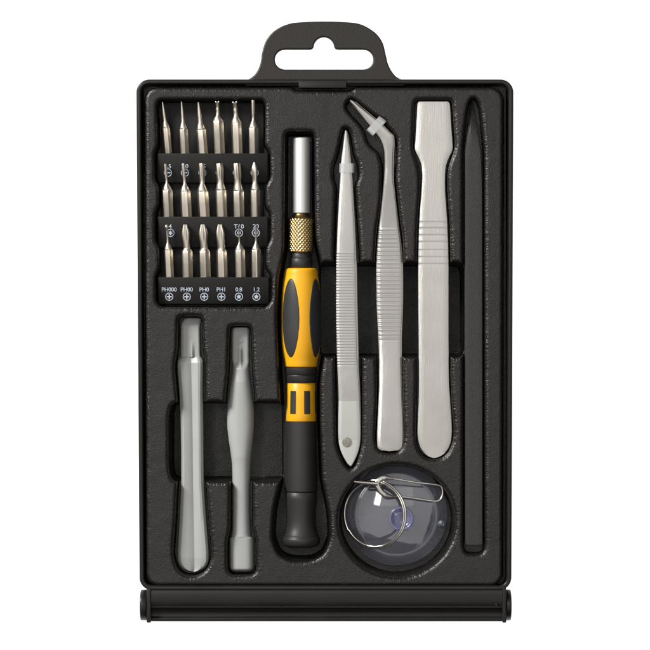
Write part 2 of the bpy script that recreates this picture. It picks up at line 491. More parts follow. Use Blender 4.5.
# gentle waviness of the formed sheet
Z += 0.5 * (vnoise(GX / 26, GY / 26) - 0.5) + 0.22 * (vnoise(GX / 7 + 40, GY / 7) - 0.5)
Z0 = Z.copy()
SH = np.zeros_like(GX)
for pts, dep, wi, wo in CAV:
    a = np.array(pts)
    x0, x1, y0, y1 = a[:, 0].min() - 14, a[:, 0].max() + 14, a[:, 1].min() - 14, a[:, 1].max() + 14
    ix = np.where((xs >= x0) & (xs <= x1))[0]; iy = np.where((ys >= y0) & (ys <= y1))[0]
    sl = (slice(iy[0], iy[-1] + 1), slice(ix[0], ix[-1] + 1))
    d, bx, by = sdf_poly(pts, GX[sl], GY[sl])
    # stretch marks of the formed sheet: ribs running over the shoulder, across the edge
    ph = bx * 0.8 + by * 0.8
    rib = vnoise(bx / 1.05 + 11, by / 1.05 + 5) - 0.5
    rib2 = vnoise(bx / 9 + 70, by / 9 + 31)
    de = d + rib * 0.26 * np.clip(rib2 * 1.6 + 0.5, 0.35, 1)
    z = -wall(de, wi, wo, dep)
    mask = np.exp(-((d - 2.8) / 2.4) ** 2)
    Zl = Z[sl]
    znew = np.minimum(Zl, z + (Z0[sl] if True else 0))
    Z[sl] = znew
    # shallow sag of the sheet towards the cavity and ribs on the shoulder
    SH[sl] += mask * (rib * 0.17 + 0.32 * (vnoise(GX[sl] / 1.3, GY[sl] / 1.3 + 90) - 0.5)) * np.clip(rib2 * 1.7 + 0.4, 0.3, 1)
Z += SH * (Z > -8)
# outer edge, with the dip for the catch in the middle of the top
edge = rrect(144.6, 503.6, 87.0, 145.6, 502.8, 586.4, 13, 0, 10)
top = [p for p in edge]
i_top = 10   # end of first corner
edge2 = edge[:i_top + 1] + [(288, 87), (292, 87.6), (296, 90), (300, 90.6), (346, 90.6), (351, 90), (355, 87.6), (359, 87)] + edge[i_top + 1:]
d, bx, by = sdf_poly(edge2, GX, GY)
rib = vnoise(bx / 2.0 + 3, by / 2.0 + 9) - 0.5
Z -= wall(-(d + rib * 0.4), 1.2, 4.6, 18)
SHe = np.exp(-((d + 3) / 2.6) ** 2) * rib * 0.35
Z += SHe
Z = np.maximum(Z, -66)
ny, nx = GX.shape
V = np.stack([GX.ravel(), GY.ravel(), Z.ravel()], 1)
I = np.arange(ny * nx).reshape(ny, nx)
F = np.stack([I[1:, :-1].ravel(), I[1:, 1:].ravel(), I[:-1, 1:].ravel(), I[:-1, :-1].ravel()], 1)
tray = put('moulded_tray', V, F, 'tray', None, base=(325, 335, -66.3), np_mesh=True)
tag(tray, 'grained black moulded tray with tool-shaped hollows, lying inside the case', 'tray')

# ------------------------------------------------------------------ bit rack
rack = thing('bit_rack', (213, 204, -23.6), 'black rubber rack with three printed steps holding the small screwdriver bits', 'bit rack')
mb = MB(); mb.box(159.5, 263.5, 101.5, 305, -23.6, -20.0, 0.8); mb.put('base', 'rubber', rack)
STR = [(153.0, 182.5), (216.5, 247.5), (277.0, 304.5)]
ZT, ZB = -3.4, -11.5


def strip_z(i, y):
    a, b = STR[i]
    return ZT + (ZB - ZT) * (y - a) / (b - a)


strips = []
for i, (a, b) in enumerate(STR):
    x0, x1 = (157.5, 268.0) if i < 2 else (157.5, 269.0)
    ring = [(a, -20.1), (a, ZT - 1.2), (a + 0.35, ZT - 0.4), (a + 1.2, strip_z(i, a + 1.2)), (b - 1.5, strip_z(i, b - 1.5)), (b - 0.4, strip_z(i, b) - 0.5), (b, strip_z(i, b) - 1.6), (b + 0.3, -20.1)]
    mb = MB()
    rings = []
    for x, ins in ((x0, 1.2), (x0 + 0.4, 0.4), (x0 + 1.3, 0), (x1 - 1.3, 0), (x1 - 0.4, 0.4), (x1, 1.2)):
        rings.append([(x, y, z - (ins if z > -18 else 0)) for y, z in ring])
    mb.loft(rings)
    strips.append(mb.put('step', 'rubber', rack, sharp=50))


def text_mesh(txt, size, xc, y_base, i, squeeze=1.0):
    cu = bpy.data.curves.new('t', 'FONT'); cu.body = txt; cu.size = size; cu.align_x = 'CENTER'
    cu.offset = 0.06
    ob = bpy.data.objects.new('t_tmp', cu); COL.objects.link(ob)
    bpy.context.view_layer.update()
    me = bpy.data.meshes.new_from_object(ob.evaluated_get(bpy.context.evaluated_depsgraph_get()))
    vs = [(xc + v.co.x * squeeze, y_base - v.co.y) for v in me.vertices]
    fs = [tuple(p.vertices) for p in me.polygons]
    bpy.data.objects.remove(ob); bpy.data.curves.remove(cu); bpy.data.meshes.remove(me)
    return vs, fs


def symbol(kind, xc, yc, r=4.0, w=0.75):
    v = []; f = []
    n = 28
    for k in range(n):
        a = 2 * math.pi * k / n
        v += [(xc + r * math.cos(a), yc + r * math.sin(a)), (xc + (r - w) * math.cos(a), yc + (r - w) * math.sin(a))]
    for k in range(n):
        a, b = 2 * k, 2 * ((k + 1) % n)
        f.append((a, b, b + 1, a + 1))

    def rect(x0, x1, y0, y1):
        m = len(v); v.extend([(x0, y0), (x1, y0), (x1, y1), (x0, y1)]); f.append((m, m + 1, m + 2, m + 3))
    if kind == 'plus':
        rect(xc - 2.5, xc + 2.5, yc - 0.6, yc + 0.6); rect(xc - 0.6, xc + 0.6, yc - 2.5, yc - 0.6); rect(xc - 0.6, xc + 0.6, yc + 0.6, yc + 2.5)
    elif kind == 'minus':
        rect(xc - 2.5, xc + 2.5, yc - 0.6, yc + 0.6)
    else:
        m = len(v); q = 10 if kind == 'star5' else 12
        for k in range(q):
            a = 2 * math.pi * k / q - math.pi / 2; rr = 2.6 if k % 2 == 0 else 1.5
            v.append((xc + rr * math.cos(a), yc + rr * math.sin(a)))
        c = len(v); v.append((xc, yc))
        for k in range(q): f.append((c, m + k, m + (k + 1) % q))
    return v, f


def marking(i, xt, ty, txt, xsym, sy, kind, size=5.0, sq=0.95):
    vs, fs = [], []
    if txt:
        a, b = text_mesh(txt, size, xt, ty, i, sq); vs += a; fs += b
    if kind:
        a, b = symbol(kind, xsym, sy); m = len(vs); vs += a; fs += [tuple(q + m for q in p) for p in b]
    V3 = [(x, y, strip_z(i, y) + 0.22) for x, y in vs]
    put('marking', V3, fs, 'print', strips[i])


for xt, txt, kind in ((168.7, 'PH000', 'plus'), (186.3, 'PH00', 'plus'), (203.8, 'PH0', 'plus'), (221.0, 'PH1', 'plus'), (238.6, '0.8', 'star5'), (256.1, '1.2', 'star5')):
    marking(2, xt, 291.3, txt, xt, 296.6, kind, 5.7, 0.98)
for xt, txt, kind in ((167.2, '1.5', 'minus'), (184.3, '2.0', 'minus'), (201.8, '2.5', 'minus'), (219.2, None, 'minus'), (236.3, None, 'minus'), (254.2, None, 'minus')):
    marking(0, xt, 167.8, txt, xt + 0.2, 172.2, kind, 5.8, 1.05)
for xt, txt, kind in ((168.5, '4', 'star6'), (238.7, 'T10', 'star6'), (255.6, '20', 'star6')):
    marking(1, xt + (1.4 if txt == '4' else 0), 228.2, txt, xt + (1.6 if txt == '4' else 0), 232.6, kind, 5.9, 1.05)

# ------------------------------------------------------------------ the eighteen bits
INC = math.tan(math.radians(9.0))
NB = 36


def bit(row, xb, xn, yn, xt, yt, hw, kind, tw, label, rot):
    yb = (153.0, 216.5, 277.0)[row]
    z0 = ZT - hw * 1.02 - 1.2
    root = thing('screwdriver_bit', (xb, yb, z0), label, 'screwdriver bit', 'small steel screwdriver bits standing in the rack')
    A = Vector((xb, yb, z0)); N = Vector((xn, yn, z0 + (yb - yn) * INC)); T = Vector((xt, yt, z0 + (yb - yt) * INC))
    t = (N - A).normalized(); u = t.cross(Vector((0, 0, 1))).normalized() * -1; v = u.cross(t)
    if v.z < 0: v = -v
    hexr = hw / math.cos(math.radians(15))

    def ring(c, rf, frame=(u, v)):
        return [tuple(c + frame[0] * rf(a) * math.sin(a) + frame[1] * rf(a) * math.cos(a)) for a in (2 * math.pi * k / NB for k in range(NB))]

    def hx(R):
        def fn(a):
            q = (a - rot) % (math.pi / 3) - math.pi / 6
            return min(R * math.cos(math.pi / 6) / math.cos(q), R * 0.985)
        return fn
    m = MB()
    ins = A - t * 9
    m.loft([ring(ins, hx(hexr * 0.93)), ring(ins + t * 0.6, hx(hexr)), ring(A + (N - A) * 0.5, hx(hexr)), ring(N - t * 0.25, hx(hexr)), ring(N + t * 0.25, hx(hexr * 0.96))])
    m.put('shank', 'bit', root, sharp=25)
    m = MB()
    d = T - N; L = d.length; t2 = d.normalized()
    u2 = t2.cross(Vector((0, 0, 1))).normalized() * -1; v2 = u2.cross(t2)
    if v2.z < 0: v2 = -v2

    def circ(r, lobes=0, amp=0.0, ph=0.0, flat=1.0):
        def fn(a):
            rr = r * (1 + amp * math.cos(lobes * (a - ph))) if lobes else r
            if flat != 1.0:
                x = math.sin(a); y = math.cos(a) / flat
                rr = rr / math.sqrt(x * x + y * y)
            return rr
        return fn
    rings = [ring(N + t * 0.25, hx(hexr * 0.96))]
    fl = min(0.30 * L, 7.5)          # length of the bright flare
    if kind in ('ph',): fl = 4.0
    st = tw / 2                      # stem radius
    fr = (u2, v2)

    def at(s): return N + t2 * s
    if kind == 'ph':
        for s, r in ((1.2, hexr * 0.86), (2.6, st * 0.95), (fl, st * 0.92)): rings.append(ring(at(s), circ(r), fr))
        for q, r, am in ((0.22, 0.90, 0.0), (0.34, 0.95, 0.06), (0.5, 1.0, 0.17), (0.68, 1.0, 0.24), (0.82, 0.80, 0.26), (0.93, 0.60, 0.26), (1.0, 0.50, 0.22)):
            rings.append(ring(at(max(fl, q * L)), circ(st * r, 4, am, rot + 0.4), fr))
    else:
        for q in (0.12, 0.3, 0.5, 0.7, 0.86, 1.0):
            w = 1 - q ** 1.25 * (1.0 - 0.12 * (1 - q))
            rings.append(ring(at(q * fl), circ(st * 1.05 + (hexr * 0.93 - st * 1.05) * w), fr))
        if kind == 'flat':
            for q, r, f_ in ((0.45, 0.95, 1.0), (0.6, 0.80, 0.8), (0.75, 0.62, 0.55), (0.9, 0.42, 0.4), (1.0, 0.3, 0.3)): rings.append(ring(at(q * L), circ(st * r, flat=f_), fr))
        elif kind == 'fork':
            for q, r in ((0.5, 1.0), (0.66, 0.98), (0.70, 0.85), (0.74, 1.0), (0.88, 0.95), (0.91, 1.12), (0.95, 1.12)): rings.append(ring(at(q * L), circ(st * r), fr))
        elif kind == 'torx':
            rings.append(ring(at(max(fl + 0.3, 0.42 * L)), circ(st), fr))
            for q, r in ((0.5, 1.0), (0.6, 1.0), (0.97, 1.0), (1.0, 0.86)): rings.append(ring(at(q * L), circ(st * r, 6, 0.14, rot), fr))
        elif kind == 'ball':
            for q, r in ((0.45, 1.0), (0.78, 0.95), (0.82, 1.2), (0.87, 1.55), (0.92, 1.6), (0.97, 1.1), (1.0, 0.45)): rings.append(ring(at(q * L), circ(st * r), fr))
        elif kind == 'arrow':
            for q, r, f_ in ((0.36, 0.95, 1), (0.5, 1.0, 1), (0.62, 1.12, 0.9), (0.74, 1.2, 0.75), (0.83, 1.05, 0.6), (0.92, 0.62, 0.5), (1.0, 0.22, 0.5)): rings.append(ring(at(q * L), circ(st * r, 3, 0.08, 0.5, f_), fr))
        else:   # needle
            for q, r in ((0.45, 0.85), (0.7, 0.8), (0.95, 0.85), (1.0, 0.7)): rings.append(ring(at(q * L), circ(st * r, 5, 0.10), fr))
    m.loft(rings, False, True)
    if kind == 'fork':
        for sgn in (-1, 1):
            c = at(0.93 * L) + u2 * sgn * st * 0.72
            m.loft([ring(c, circ(st * 0.48), fr), ring(c + t2 * (L * 0.05), circ(st * 0.5), fr), ring(c + t2 * (L * 0.075), circ(st * 0.34), fr)])
    m.put('tip', 'bit', root, sharp=50)
    return root


RR = [0.42, 0.30, 0.35, 0.18, 0.22, 0.12]
bit(0, 167.9, 165.9, 128, 162.4, 102, 3.9, 'flat', 3.4, 'needle-sharp steel bit leaning left, first in the top row of the rack', 0.30)
bit(0, 184.3, 183.2, 129, 181.4, 101.6, 4.5, 'flat', 3.6, 'needle-sharp steel bit standing upright between two other pointed bits in the top row', 0.22)
bit(0, 202.6, 200.8, 129.5, 198.2, 102.3, 4.9, 'flat', 4.8, 'pointed steel bit with the broadest needle, next to the forked bits in the top row', 0.38)
bit(0, 219.2, 217.9, 120.5, 217.2, 101, 5.6, 'fork', 3.9, 'steel bit with a tall thick shank and narrow forked tip, fourth in the top row', 0.20)
bit(0, 237.1, 236.2, 122, 234.7, 101.3, 5.5, 'fork', 4.6, 'steel bit with a wider forked tip and grooved neck, fifth in the top row', 0.28)
bit(0, 253.6, 253.3, 127.3, 253.0, 100, 5.2, 'torx', 3.1, 'steel bit with a slender straight blunt tip, last in the top row by the screwdriver', 0.18)
bit(1, 167.7, 167.0, 190, 165.3, 163.6, 5.5, 'torx', 2.8, 'steel bit with a very thin blunt tip hiding the 1.5 mark', 0.22)
bit(1, 186.0, 184.9, 191, 183.2, 163.2, 5.6, 'torx', 3.3, 'steel bit with a thin blunt tip in front of the 2.0 mark', 0.30)
bit(1, 203.8, 202.3, 191, 201.3, 163.2, 5.7, 'torx', 5.0, 'steel bit with a fluted medium tip, third in the middle row of the rack', 0.34)
bit(1, 221.5, 220.6, 190, 219.3, 163.2, 5.7, 'torx', 6.8, 'steel bit with a thick fluted tip, fourth in the middle row of the rack', 0.26)
bit(1, 238.6, 238.1, 191, 236.9, 163, 5.7, 'torx', 7.4, 'steel bit with the thickest fluted crown tip, fifth in the middle row', 0.18)
bit(1, 255.5, 255.2, 190, 254.4, 162, 5.2, 'arrow', 5.4, 'steel bit with an arrow-shaped point, last in the middle row of the rack', 0.24)
bit(2, 169.0, 168.1, 250, 166.4, 224.3, 4.5, 'ball', 2.6, 'steel bit with a tiny ball end above the PH000 mark', 0.35)
bit(2, 187.1, 186.8, 251, 185.3, 224.3, 5.7, 'ph', 8.0, 'cross-tip steel bit above the PH00 mark in the bottom row', 0.24)
bit(2, 204.9, 204.2, 251, 203.0, 224.2, 5.7, 'ph', 8.6, 'cross-tip steel bit above the PH0 mark in the bottom row', 0.16)
bit(2, 222.0, 221.4, 251, 220.0, 224.2, 5.6, 'ph', 9.0, 'cross-tip steel bit above the PH1 mark in the bottom row', 0.30)
bit(2, 240.1, 239.6, 250, 238.6, 225.5, 5.4, 'needle', 1.9, 'steel bit with a hair-thin tip above the 0.8 mark', 0.24)
bit(2, 256.3, 256.0, 250, 255.8, 224.6, 5.2, 'needle', 2.4, 'steel bit with a thin needle tip above the 1.2 mark', 0.12)

# ------------------------------------------------------------------ the screwdriver
DX, DZ = 301.0, -14.5
drv = thing('screwdriver', (DX, 340, -35.2), 'yellow and black handled precision screwdriver with a white tube and brass collar', 'screwdriver')
mb = MB(); mb.lathe_y(DX + 0.3, DZ, [(136.8, 7.4), (137.1, 8.2), (137.8, 8.65), (140, 8.75), (212.2, 8.75), (212.4, 6)], 64); mb.put('tube', 'alu', drv)
mb = MB(); mb.lathe_y(DX - 0.4, DZ, [(211, 5.6), (212, 6.1), (214, 6.4), (216, 7.6), (217.3, 10.5), (217.6, 11.5)], 64, caps=True)


def tri(x): return abs((x % 1.0) - 0.5) * 2


def knurl(y, a):
    if y < 218.4 or y > 251.2: return 0
    uu = a / (2 * math.pi) * 22; vv = (y - 218) / 4.1
    return 0.95 * (min(tri(uu + vv), tri(uu - vv))) - 0.1


kp = [(217.5, 10.8), (217.9, 12.0), (218.4, 12.5)] + [(y, 12.4) for y in np.arange(218.8, 251.2, 0.45)] + [(251.3, 12.3), (251.9, 12.0), (252.2, 11.2)]
mb.lathe_y(DX - 0.4, DZ, kp, 264, rfun=knurl)
mb.put('collar', 'brass', drv, sharp=60)
mb = MB(); mb.lathe_y(DX, DZ, [(251.8, 9.6), (252.6, 10.2), (257.5, 10.2), (258.2, 10.9), (259, 11.4), (266.6, 11.4), (267.4, 10.8), (268.6, 9)], 72); mb.put('neck', 'body', drv)
ykeys = [267.9, 268.3, 269.3, 276, 284, 294, 306, 318, 330, 342, 352, 360, 366.5, 367.4, 367.7]
rkeys = [14.2, 15.3, 16.0, 17.1, 18.3, 19.3, 19.8, 20.0, 20.0, 19.6, 18.5, 17.0, 15.9, 15.4, 14.0]
yq = np.linspace(267.9, 367.7, 90); rq = pchip(ykeys, rkeys, yq)
mb = MB(); mb.lathe_y(DX, DZ, list(zip(yq, rq)), 96)
grip = mb.put('grip', 'yellow', drv)
for a0 in (-35, 55, 145, 235):
    v = []; f = []; nu, nv = 25, 41
    yc, hy, ha = 318, 40.0, math.radians(30.5)
    for j in range(nv):
        for i in range(nu):
            rr = j / (nv - 1); th = 2 * math.pi * i / nu
            # rings from centre to rim of an oval wrapped on the handle
            k = rr ** 0.8
            a = math.radians(a0) + ha * k * math.cos(th); y = yc + hy * k * math.sin(th)
            lift = 0.55 if rr < 0.9 else 0.55 * math.sqrt(max(0, 1 - ((rr - 0.9) / 0.1) ** 2)) - (0.25 if rr > 0.999 else 0)
            r = float(pchip(ykeys, rkeys, np.array([y]))[0]) + lift
            v.append((DX + r * math.sin(a), y, DZ + r * math.cos(a)))
    for j in range(nv - 1):
        for i in range(nu):
            a_, b_ = j * nu + i, j * nu + (i + 1) % nu
            f.append((a_, b_, b_ + nu, a_ + nu))
    put('grip_pad', v, f, 'grip', grip, sharp=180)
mb = MB(); mb.lathe_y(DX, DZ, [(367.3, 13), (367.6, 15.4), (368.4, 16.1), (374.2, 16.1), (374.8, 15.6), (375.2, 15.0), (375.8, 15.2), (376.3, 15.7), (382.4, 15.5), (383, 15.0), (383.3, 13)], 72); mb.put('ring', 'body', drv)
mb = MB(); mb.lathe_y(DX, DZ, [(382.8, 13), (383.0, 14.0), (383.6, 14.5), (400, 14.7), (415, 15.1), (420.8, 15.3), (421.5, 15.0), (421.7, 13)], 72)
ferr = mb.put('window_collar', 'yellow', drv)
for ac in (-33, 24.5, 82, -91, 139, 197):
    v = []; f = []
    for j in range(9):
        y = 391 + 23 * j / 8
        for i in range(7):
            a = math.radians(ac - 12.5 + 25 * i / 6); r = 14.6 + 0.6 * (y - 384) / 37 + 0.22
            v.append((DX + r * math.sin(a), y, DZ + r * math.cos(a)))
    for j in range(8):
        for i in range(6):
            q = j * 7 + i; f.append((q, q + 1, q + 8, q + 7))
    put('window', v, f, 'grip', ferr, sharp=180)
mb = MB(); mb.lathe_y(DX, DZ, [(421.3, 12), (421.5, 14.4), (422.3, 15.1), (440, 15.3), (470, 15.9), (490, 16.3), (491.6, 16.2), (492.3, 15.5), (492.5, 14)], 72); mb.put('body', 'body', drv)
ck = [(492.2, 13), (492.6, 15.2), (493.4, 16.0), (500, 15.8), (510, 15.0), (520, 14.6), (527, 14.9), (532, 16.0), (535.2, 17.2), (536.6, 17.5), (537.2, 17.4), (537.8, 18.3), (538.6, 18.9), (541, 19.2), (544, 18.8), (546.5, 17.2), (548, 14), (548.6, 8), (548.8, 0.5)]
mb = MB(); mb.lathe_y(DX, DZ, ck, 72); mb.put('end_cap', 'body', drv, sharp=70)


# ------------------------------------------------------------------ flat tools from left/right outlines
def ribbon(secs, prof):
    """secs: list of ((lx,ly),(rx,ry),zc,scale); prof(i) -> closed list of (u, inset, z)"""
    rings = []
    for i, (l, r, zc) in enumerate(secs):
        l = Vector((l[0], l[1], 0)); r = Vector((r[0], r[1], 0)); w = (r - l); W = max(w.length, 1e-6); w = w / W
        ring = []
        for (u, ins, z) in prof(i):
            ins = min(ins, W * 0.45)
            p = l + w * (W * u + (ins if u < 0.5 else (-ins if u > 0.5 else 0)))
            ring.append((p.x, p.y, zc + z))
        rings.append(ring)
    m = MB(); m.loft(rings)
    return m


def plate_prof(t, bev, nmid=4, bulge=0.0, dz=None):
    h = t / 2
    top = [(0, 0, h - bev), (0, bev * 0.3, h - bev * 0.3), (0, bev, h)] + [((k + 1) / (nmid + 1), 0, h + bulge * math.sin(math.pi * (k + 1) / (nmid + 1))) for k in range(nmid)] + [(1, bev, h), (1, bev * 0.3, h - bev * 0.3), (1, 0, h - bev)]
    bot = [(1, 0, -h + bev), (1, bev, -h), (0, bev, -h), (0, 0, -h + bev)]
    return top + bot


def keyed(keys, y0, y1, step, zfun=lambda y: 0.0):
    k = np.array(keys, float)
    yq = np.unique(np.concatenate([np.arange(y0, y1, step), [y1]]))
    L = pchip(k[:, 0], k[:, 1], yq); R = pchip(k[:, 0], k[:, 2], yq)
    return [((l, y), (r, y), zfun(y)) for y, l, r in zip(yq, L, R)]


# --- spatula
sk = [(101.0, 418.6, 448.4), (101.7, 417.9, 449.6), (103, 417.6, 450.2), (120, 416.6, 451.3), (140, 415.4, 452.8), (147, 414.9, 453.2), (150, 415.4, 452.8), (156, 418.2, 449.9), (162, 420.8, 447.4), (168, 422.0, 446.0), (176, 422.3, 445.5),
      (190, 421.6, 445.6), (205, 420.4, 446.6), (222, 419.4, 447.7), (245, 418.6, 448.7), (270, 418.4, 449.0), (320, 418.6, 449.0), (380, 419.0, 449.4), (400, 418.8, 450.8), (418, 418.0, 452.0), (432, 417.6, 452.4), (440, 418.2, 451.8), (447, 420.2, 449.8),
      (452, 423.2, 446.6), (455, 426.2, 443.4), (457, 429.2, 440.0), (458.4, 433.4, 435.6)]
GRV = (222, 228, 235, 241.7, 250, 257, 264)


def sgroove(y): return sum(-0.27 * math.exp(-((y - g) / 0.7) ** 2) for g in GRV)


secs = keyed(sk, 101, 458.4, 0.5, lambda y: -8.6 + 1.6 * max(0, (y - 240) / 220) * 0)
mb = ribbon(secs, lambda i: [(u, n, z + (sgroove(secs[i][0][1]) if z > 0 else 0)) for u, n, z in plate_prof(3.6, 0.5)])
tag(mb.put('spatula', 'steel', None, base=(434, 280, -12.2), sharp=30), 'flat steel spatula with a broad square blade and scored lines across its handle', 'spatula')

# --- dark spudger
pk = [(99.6, 471.6, 473.2), (104, 470.8, 474.2), (115, 469.2, 475.6), (130, 467.2, 477.8), (145, 465.3, 480.2), (150, 464.9, 480.9), (165, 464.9, 481.8), (200, 465.0, 482.6), (400, 465.0, 482.9), (543, 465.2, 482.8), (544.6, 465.6, 482.4), (545, 466.2, 481.8)]
secs = keyed(pk, 99.6, 545, 1.0)


def sp_prof(i):
    y = secs[i][0][1]
    k = min(1.0, max(0.0, (y - 99) / 60)); h = 2.0 + 3.6 * k; rid = (1 - k) * 1.6
    b = min(1.7, h * 0.4)
    return [(0, 0, h - b - rid), (0, 0.4, h - 0.3 - rid), (0, b + 0.4, h - rid * 0.6), (0.34, 0, h + rid * 0.4), (0.5, 0, h), (0.7, 0, h - rid * 0.4), (1, b + 0.4, h - rid * 0.9), (1, 0.4, h - 0.3 - rid), (1, 0, h - b - rid), (1, 0, -4.6), (1, 0.8, -5.4), (0, 0.8, -5.4), (0, 0, -4.6)]


mb = ribbon(secs, sp_prof)
tag(mb.put('spudger', 'carbon', None, base=(474, 320, -14.4), sharp=28), 'long black nylon pry stick with a pointed top, beside the right rim of the tray', 'pry stick')
for v in bpy.data.objects['spudger'].data.vertices: v.co.z += (-9.0) * S - 0 + 14.4 * S * 0
# --- straight tweezers
tk = [(130, 345.0, 346.9), (131, 344.4, 347.4), (140, 343.4, 348.2), (150, 342.4, 349.2), (160, 341.3, 350.0), (180, 340.0, 351.3), (200, 338.8, 352.4), (225, 337.5, 353.6), (252, 336.6, 354.6), (275, 336.2, 355.2), (300, 336.0, 355.6), (335, 336.4, 356.4),
      (366, 337.2, 357.4), (385, 338.0, 358.6), (400, 338.5, 359.4), (418, 338.1, 360.1), (432, 338.0, 360.4), (442, 338.6, 360.1), (450, 340.4, 358.8), (456, 342.9, 356.8), (461, 345.7, 354.4), (464, 347.7, 352.8), (466, 350.0, 351.2)]


def ripple(y, y0, y1, pitch, amp):
    if y < y0 or y > y1: return 0
    return amp * (math.sin(2 * math.pi * (y - y0) / pitch) ** 1)


tw = thing('tweezers', (349, 300, -16.4), 'straight steel tweezers with a pointed end, next to the screwdriver', 'tweezers')


def bow(y, y0, y1, lo, hi):   # an arm bows away from its mate between the tip and the joined end
    t = min(1, max(0, (y - y0) / (y1 - y0)))
    return lo + (hi - lo) * math.sin(math.pi * t) ** 0.8 + 0.9 * math.sin(2 * math.pi * t) * math.sin(math.pi * t)


secs = keyed(tk, 130, 466, 0.45, lambda y: bow(y, 130, 440, -7.2, -4.6))
up = [q for q in secs if q[0][1] <= 401.0]; low = [q for q in secs if q[0][1] >= 400.6]
mb = ribbon(up, lambda i: [(u, n, z + (ripple(up[i][0][1], 252, 366, 2.85, 0.13) if z > 0 else 0)) for u, n, z in plate_prof(2.6, 0.4, bulge=0.3)])
mb.put('arm', 'steel_cross', tw, sharp=30)
mb = ribbon(low, lambda i: [(u, n, z - (0.25 if z > 0 else -0.1) + 0.047 * (low[i][0][1] - 400.6)) for u, n, z in plate_prof(2.6, 0.4)])
mb.put('joined_end', 'pale_steel', tw, sharp=30)
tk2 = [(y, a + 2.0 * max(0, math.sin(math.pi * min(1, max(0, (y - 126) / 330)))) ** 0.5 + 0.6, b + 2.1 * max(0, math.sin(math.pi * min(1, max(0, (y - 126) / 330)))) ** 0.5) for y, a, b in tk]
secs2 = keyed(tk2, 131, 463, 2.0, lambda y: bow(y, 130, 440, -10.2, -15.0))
ribbon(secs2, lambda i: plate_prof(2.4, 0.4)).put('arm', 'shaded_steel', tw, sharp=30)
mb = MB(); mb.lathe_z(347.0, 442.5, [(4.9, -4.6), (4.9, -3.2), (4.2, -3.1), (0.1, -3.05)], 32); mb.put('weld_spot', 'weld', tw)


def sleeve(cx, cy, ang, w, h, ln, zc, parent):
    """a small clear tube slipped over the arms: rounded section, axis along ang"""
    ca, sa = math.cos(ang), math.sin(ang)
    rings = []
    def sec(s, k):
        out = []
        for q in range(40):
            a = 2 * math.pi * q / 40
            x = w * k * math.copysign(abs(math.cos(a)) ** 0.55, math.cos(a)); z = h * k * math.copysign(abs(math.sin(a)) ** 0.55, math.sin(a))
            out.append((cx + ca * s - sa * x, cy + sa * s + ca * x, zc + z))
        return out
    for s, k in ((-ln, 0.92), (-ln, 1.0), (ln, 1.0), (ln, 0.92), (-ln, 0.92)): rings.append(sec(s, k))
    m = MB(); m.loft(rings, False, False)
    return m.put('tip_sleeve', 'sleeve', parent, sharp=40)


sleeve(347.0, 167.8, math.pi / 2, 7.8, 6.2, 4.6, -8.6, tw)

# --- bent tweezers
Lk = [(349.6, 100.6), (351.0, 102.8), (356, 109.0), (362, 116.0), (367.5, 122.6), (372.6, 128.6), (377.2, 134.3), (381.0, 140.0), (383.4, 146.5), (384.4, 154), (384.5, 166), (383.8, 180), (382.2, 196), (380.2, 213), (378.5, 228), (377.0, 245), (376.3, 265), (376.4, 290), (377.2, 318), (378.5, 342), (379.0, 362), (379.0, 382), (378.3, 402), (377.4, 422), (376.9, 438), (377.3, 446.5), (379.6, 450.0), (384.0, 451.0), (389.0, 451.45)]
Rk = [(351.0, 99.6), (353.4, 100.6), (360, 105.9), (368, 112.4), (376, 119.0), (382.4, 124.8), (388.4, 130.8), (393.4, 136.4), (393.7, 143.5), (393.2, 153), (392.8, 166), (393.2, 180), (394.8, 196), (396.8, 213), (398.5, 228), (400.9, 245), (402.3, 265), (402.5, 290), (401.9, 318), (401.0, 342), (401.0, 362), (401.3, 382), (401.9, 402), (402.5, 422), (402.7, 438), (402.2, 446.5), (399.6, 450.0), (395.4, 451.0), (390.0, 451.45)]
tq = []; npk = len(Lk)
par = np.concatenate([[0], np.cumsum([0.5 * (math.dist(Lk[i], Lk[i + 1]) + math.dist(Rk[i], Rk[i + 1])) for i in range(npk - 1)])])
sq_ = np.unique(np.concatenate([np.arange(0, par[-1], 0.6), [par[-1]]]))
La, Ra = np.array(Lk), np.array(Rk)
lx, ly, rx, ry = [pchip(par, q, sq_) for q in (La[:, 0], La[:, 1], Ra[:, 0], Ra[:, 1])]


BZY = [95, 130, 180, 228, 265, 300, 345, 400, 440, 455]; BZZ = [-1.6, -3.0, -6.6, -10.2, -11.0, -10.8, -9.6, -7.0, -4.8, -4.2]


def bent(dx, dz):
    out = []
    for i in range(len(sq_)):
        yy = (ly[i] + ry[i]) / 2
        out.append(((lx[i] + dx(yy), ly[i]), (rx[i] + dx(yy), ry[i]), float(pchip(BZY, BZZ, np.array([yy]))[0]) + dz))
    return out


tw2 = thing('tweezers', (388, 290, -16.4), 'bent-nose steel tweezers with a ridged grip, between the straight tweezers and the spatula', 'tweezers')
secs = bent(lambda y: 0, 0)
mb = ribbon(secs, lambda i: [(u, n, z + (ripple(secs[i][0][1], 228, 342, 4.2, 0.20) * (1 if 0 < u < 1 else 0.6) if z > 0 else 0)) for u, n, z in plate_prof(2.6, 0.45, bulge=0.6)])
mb.put('arm', 'polished_steel', tw2, sharp=30)
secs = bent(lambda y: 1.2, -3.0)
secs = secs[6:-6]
ribbon(secs, lambda i: plate_prof(2.4, 0.4)).put('arm', 'shaded_steel', tw2, sharp=30)
sleeve(376.6, 125.2, math.radians(43), 10.4, 5.4, 4.2, -5.2, tw2)

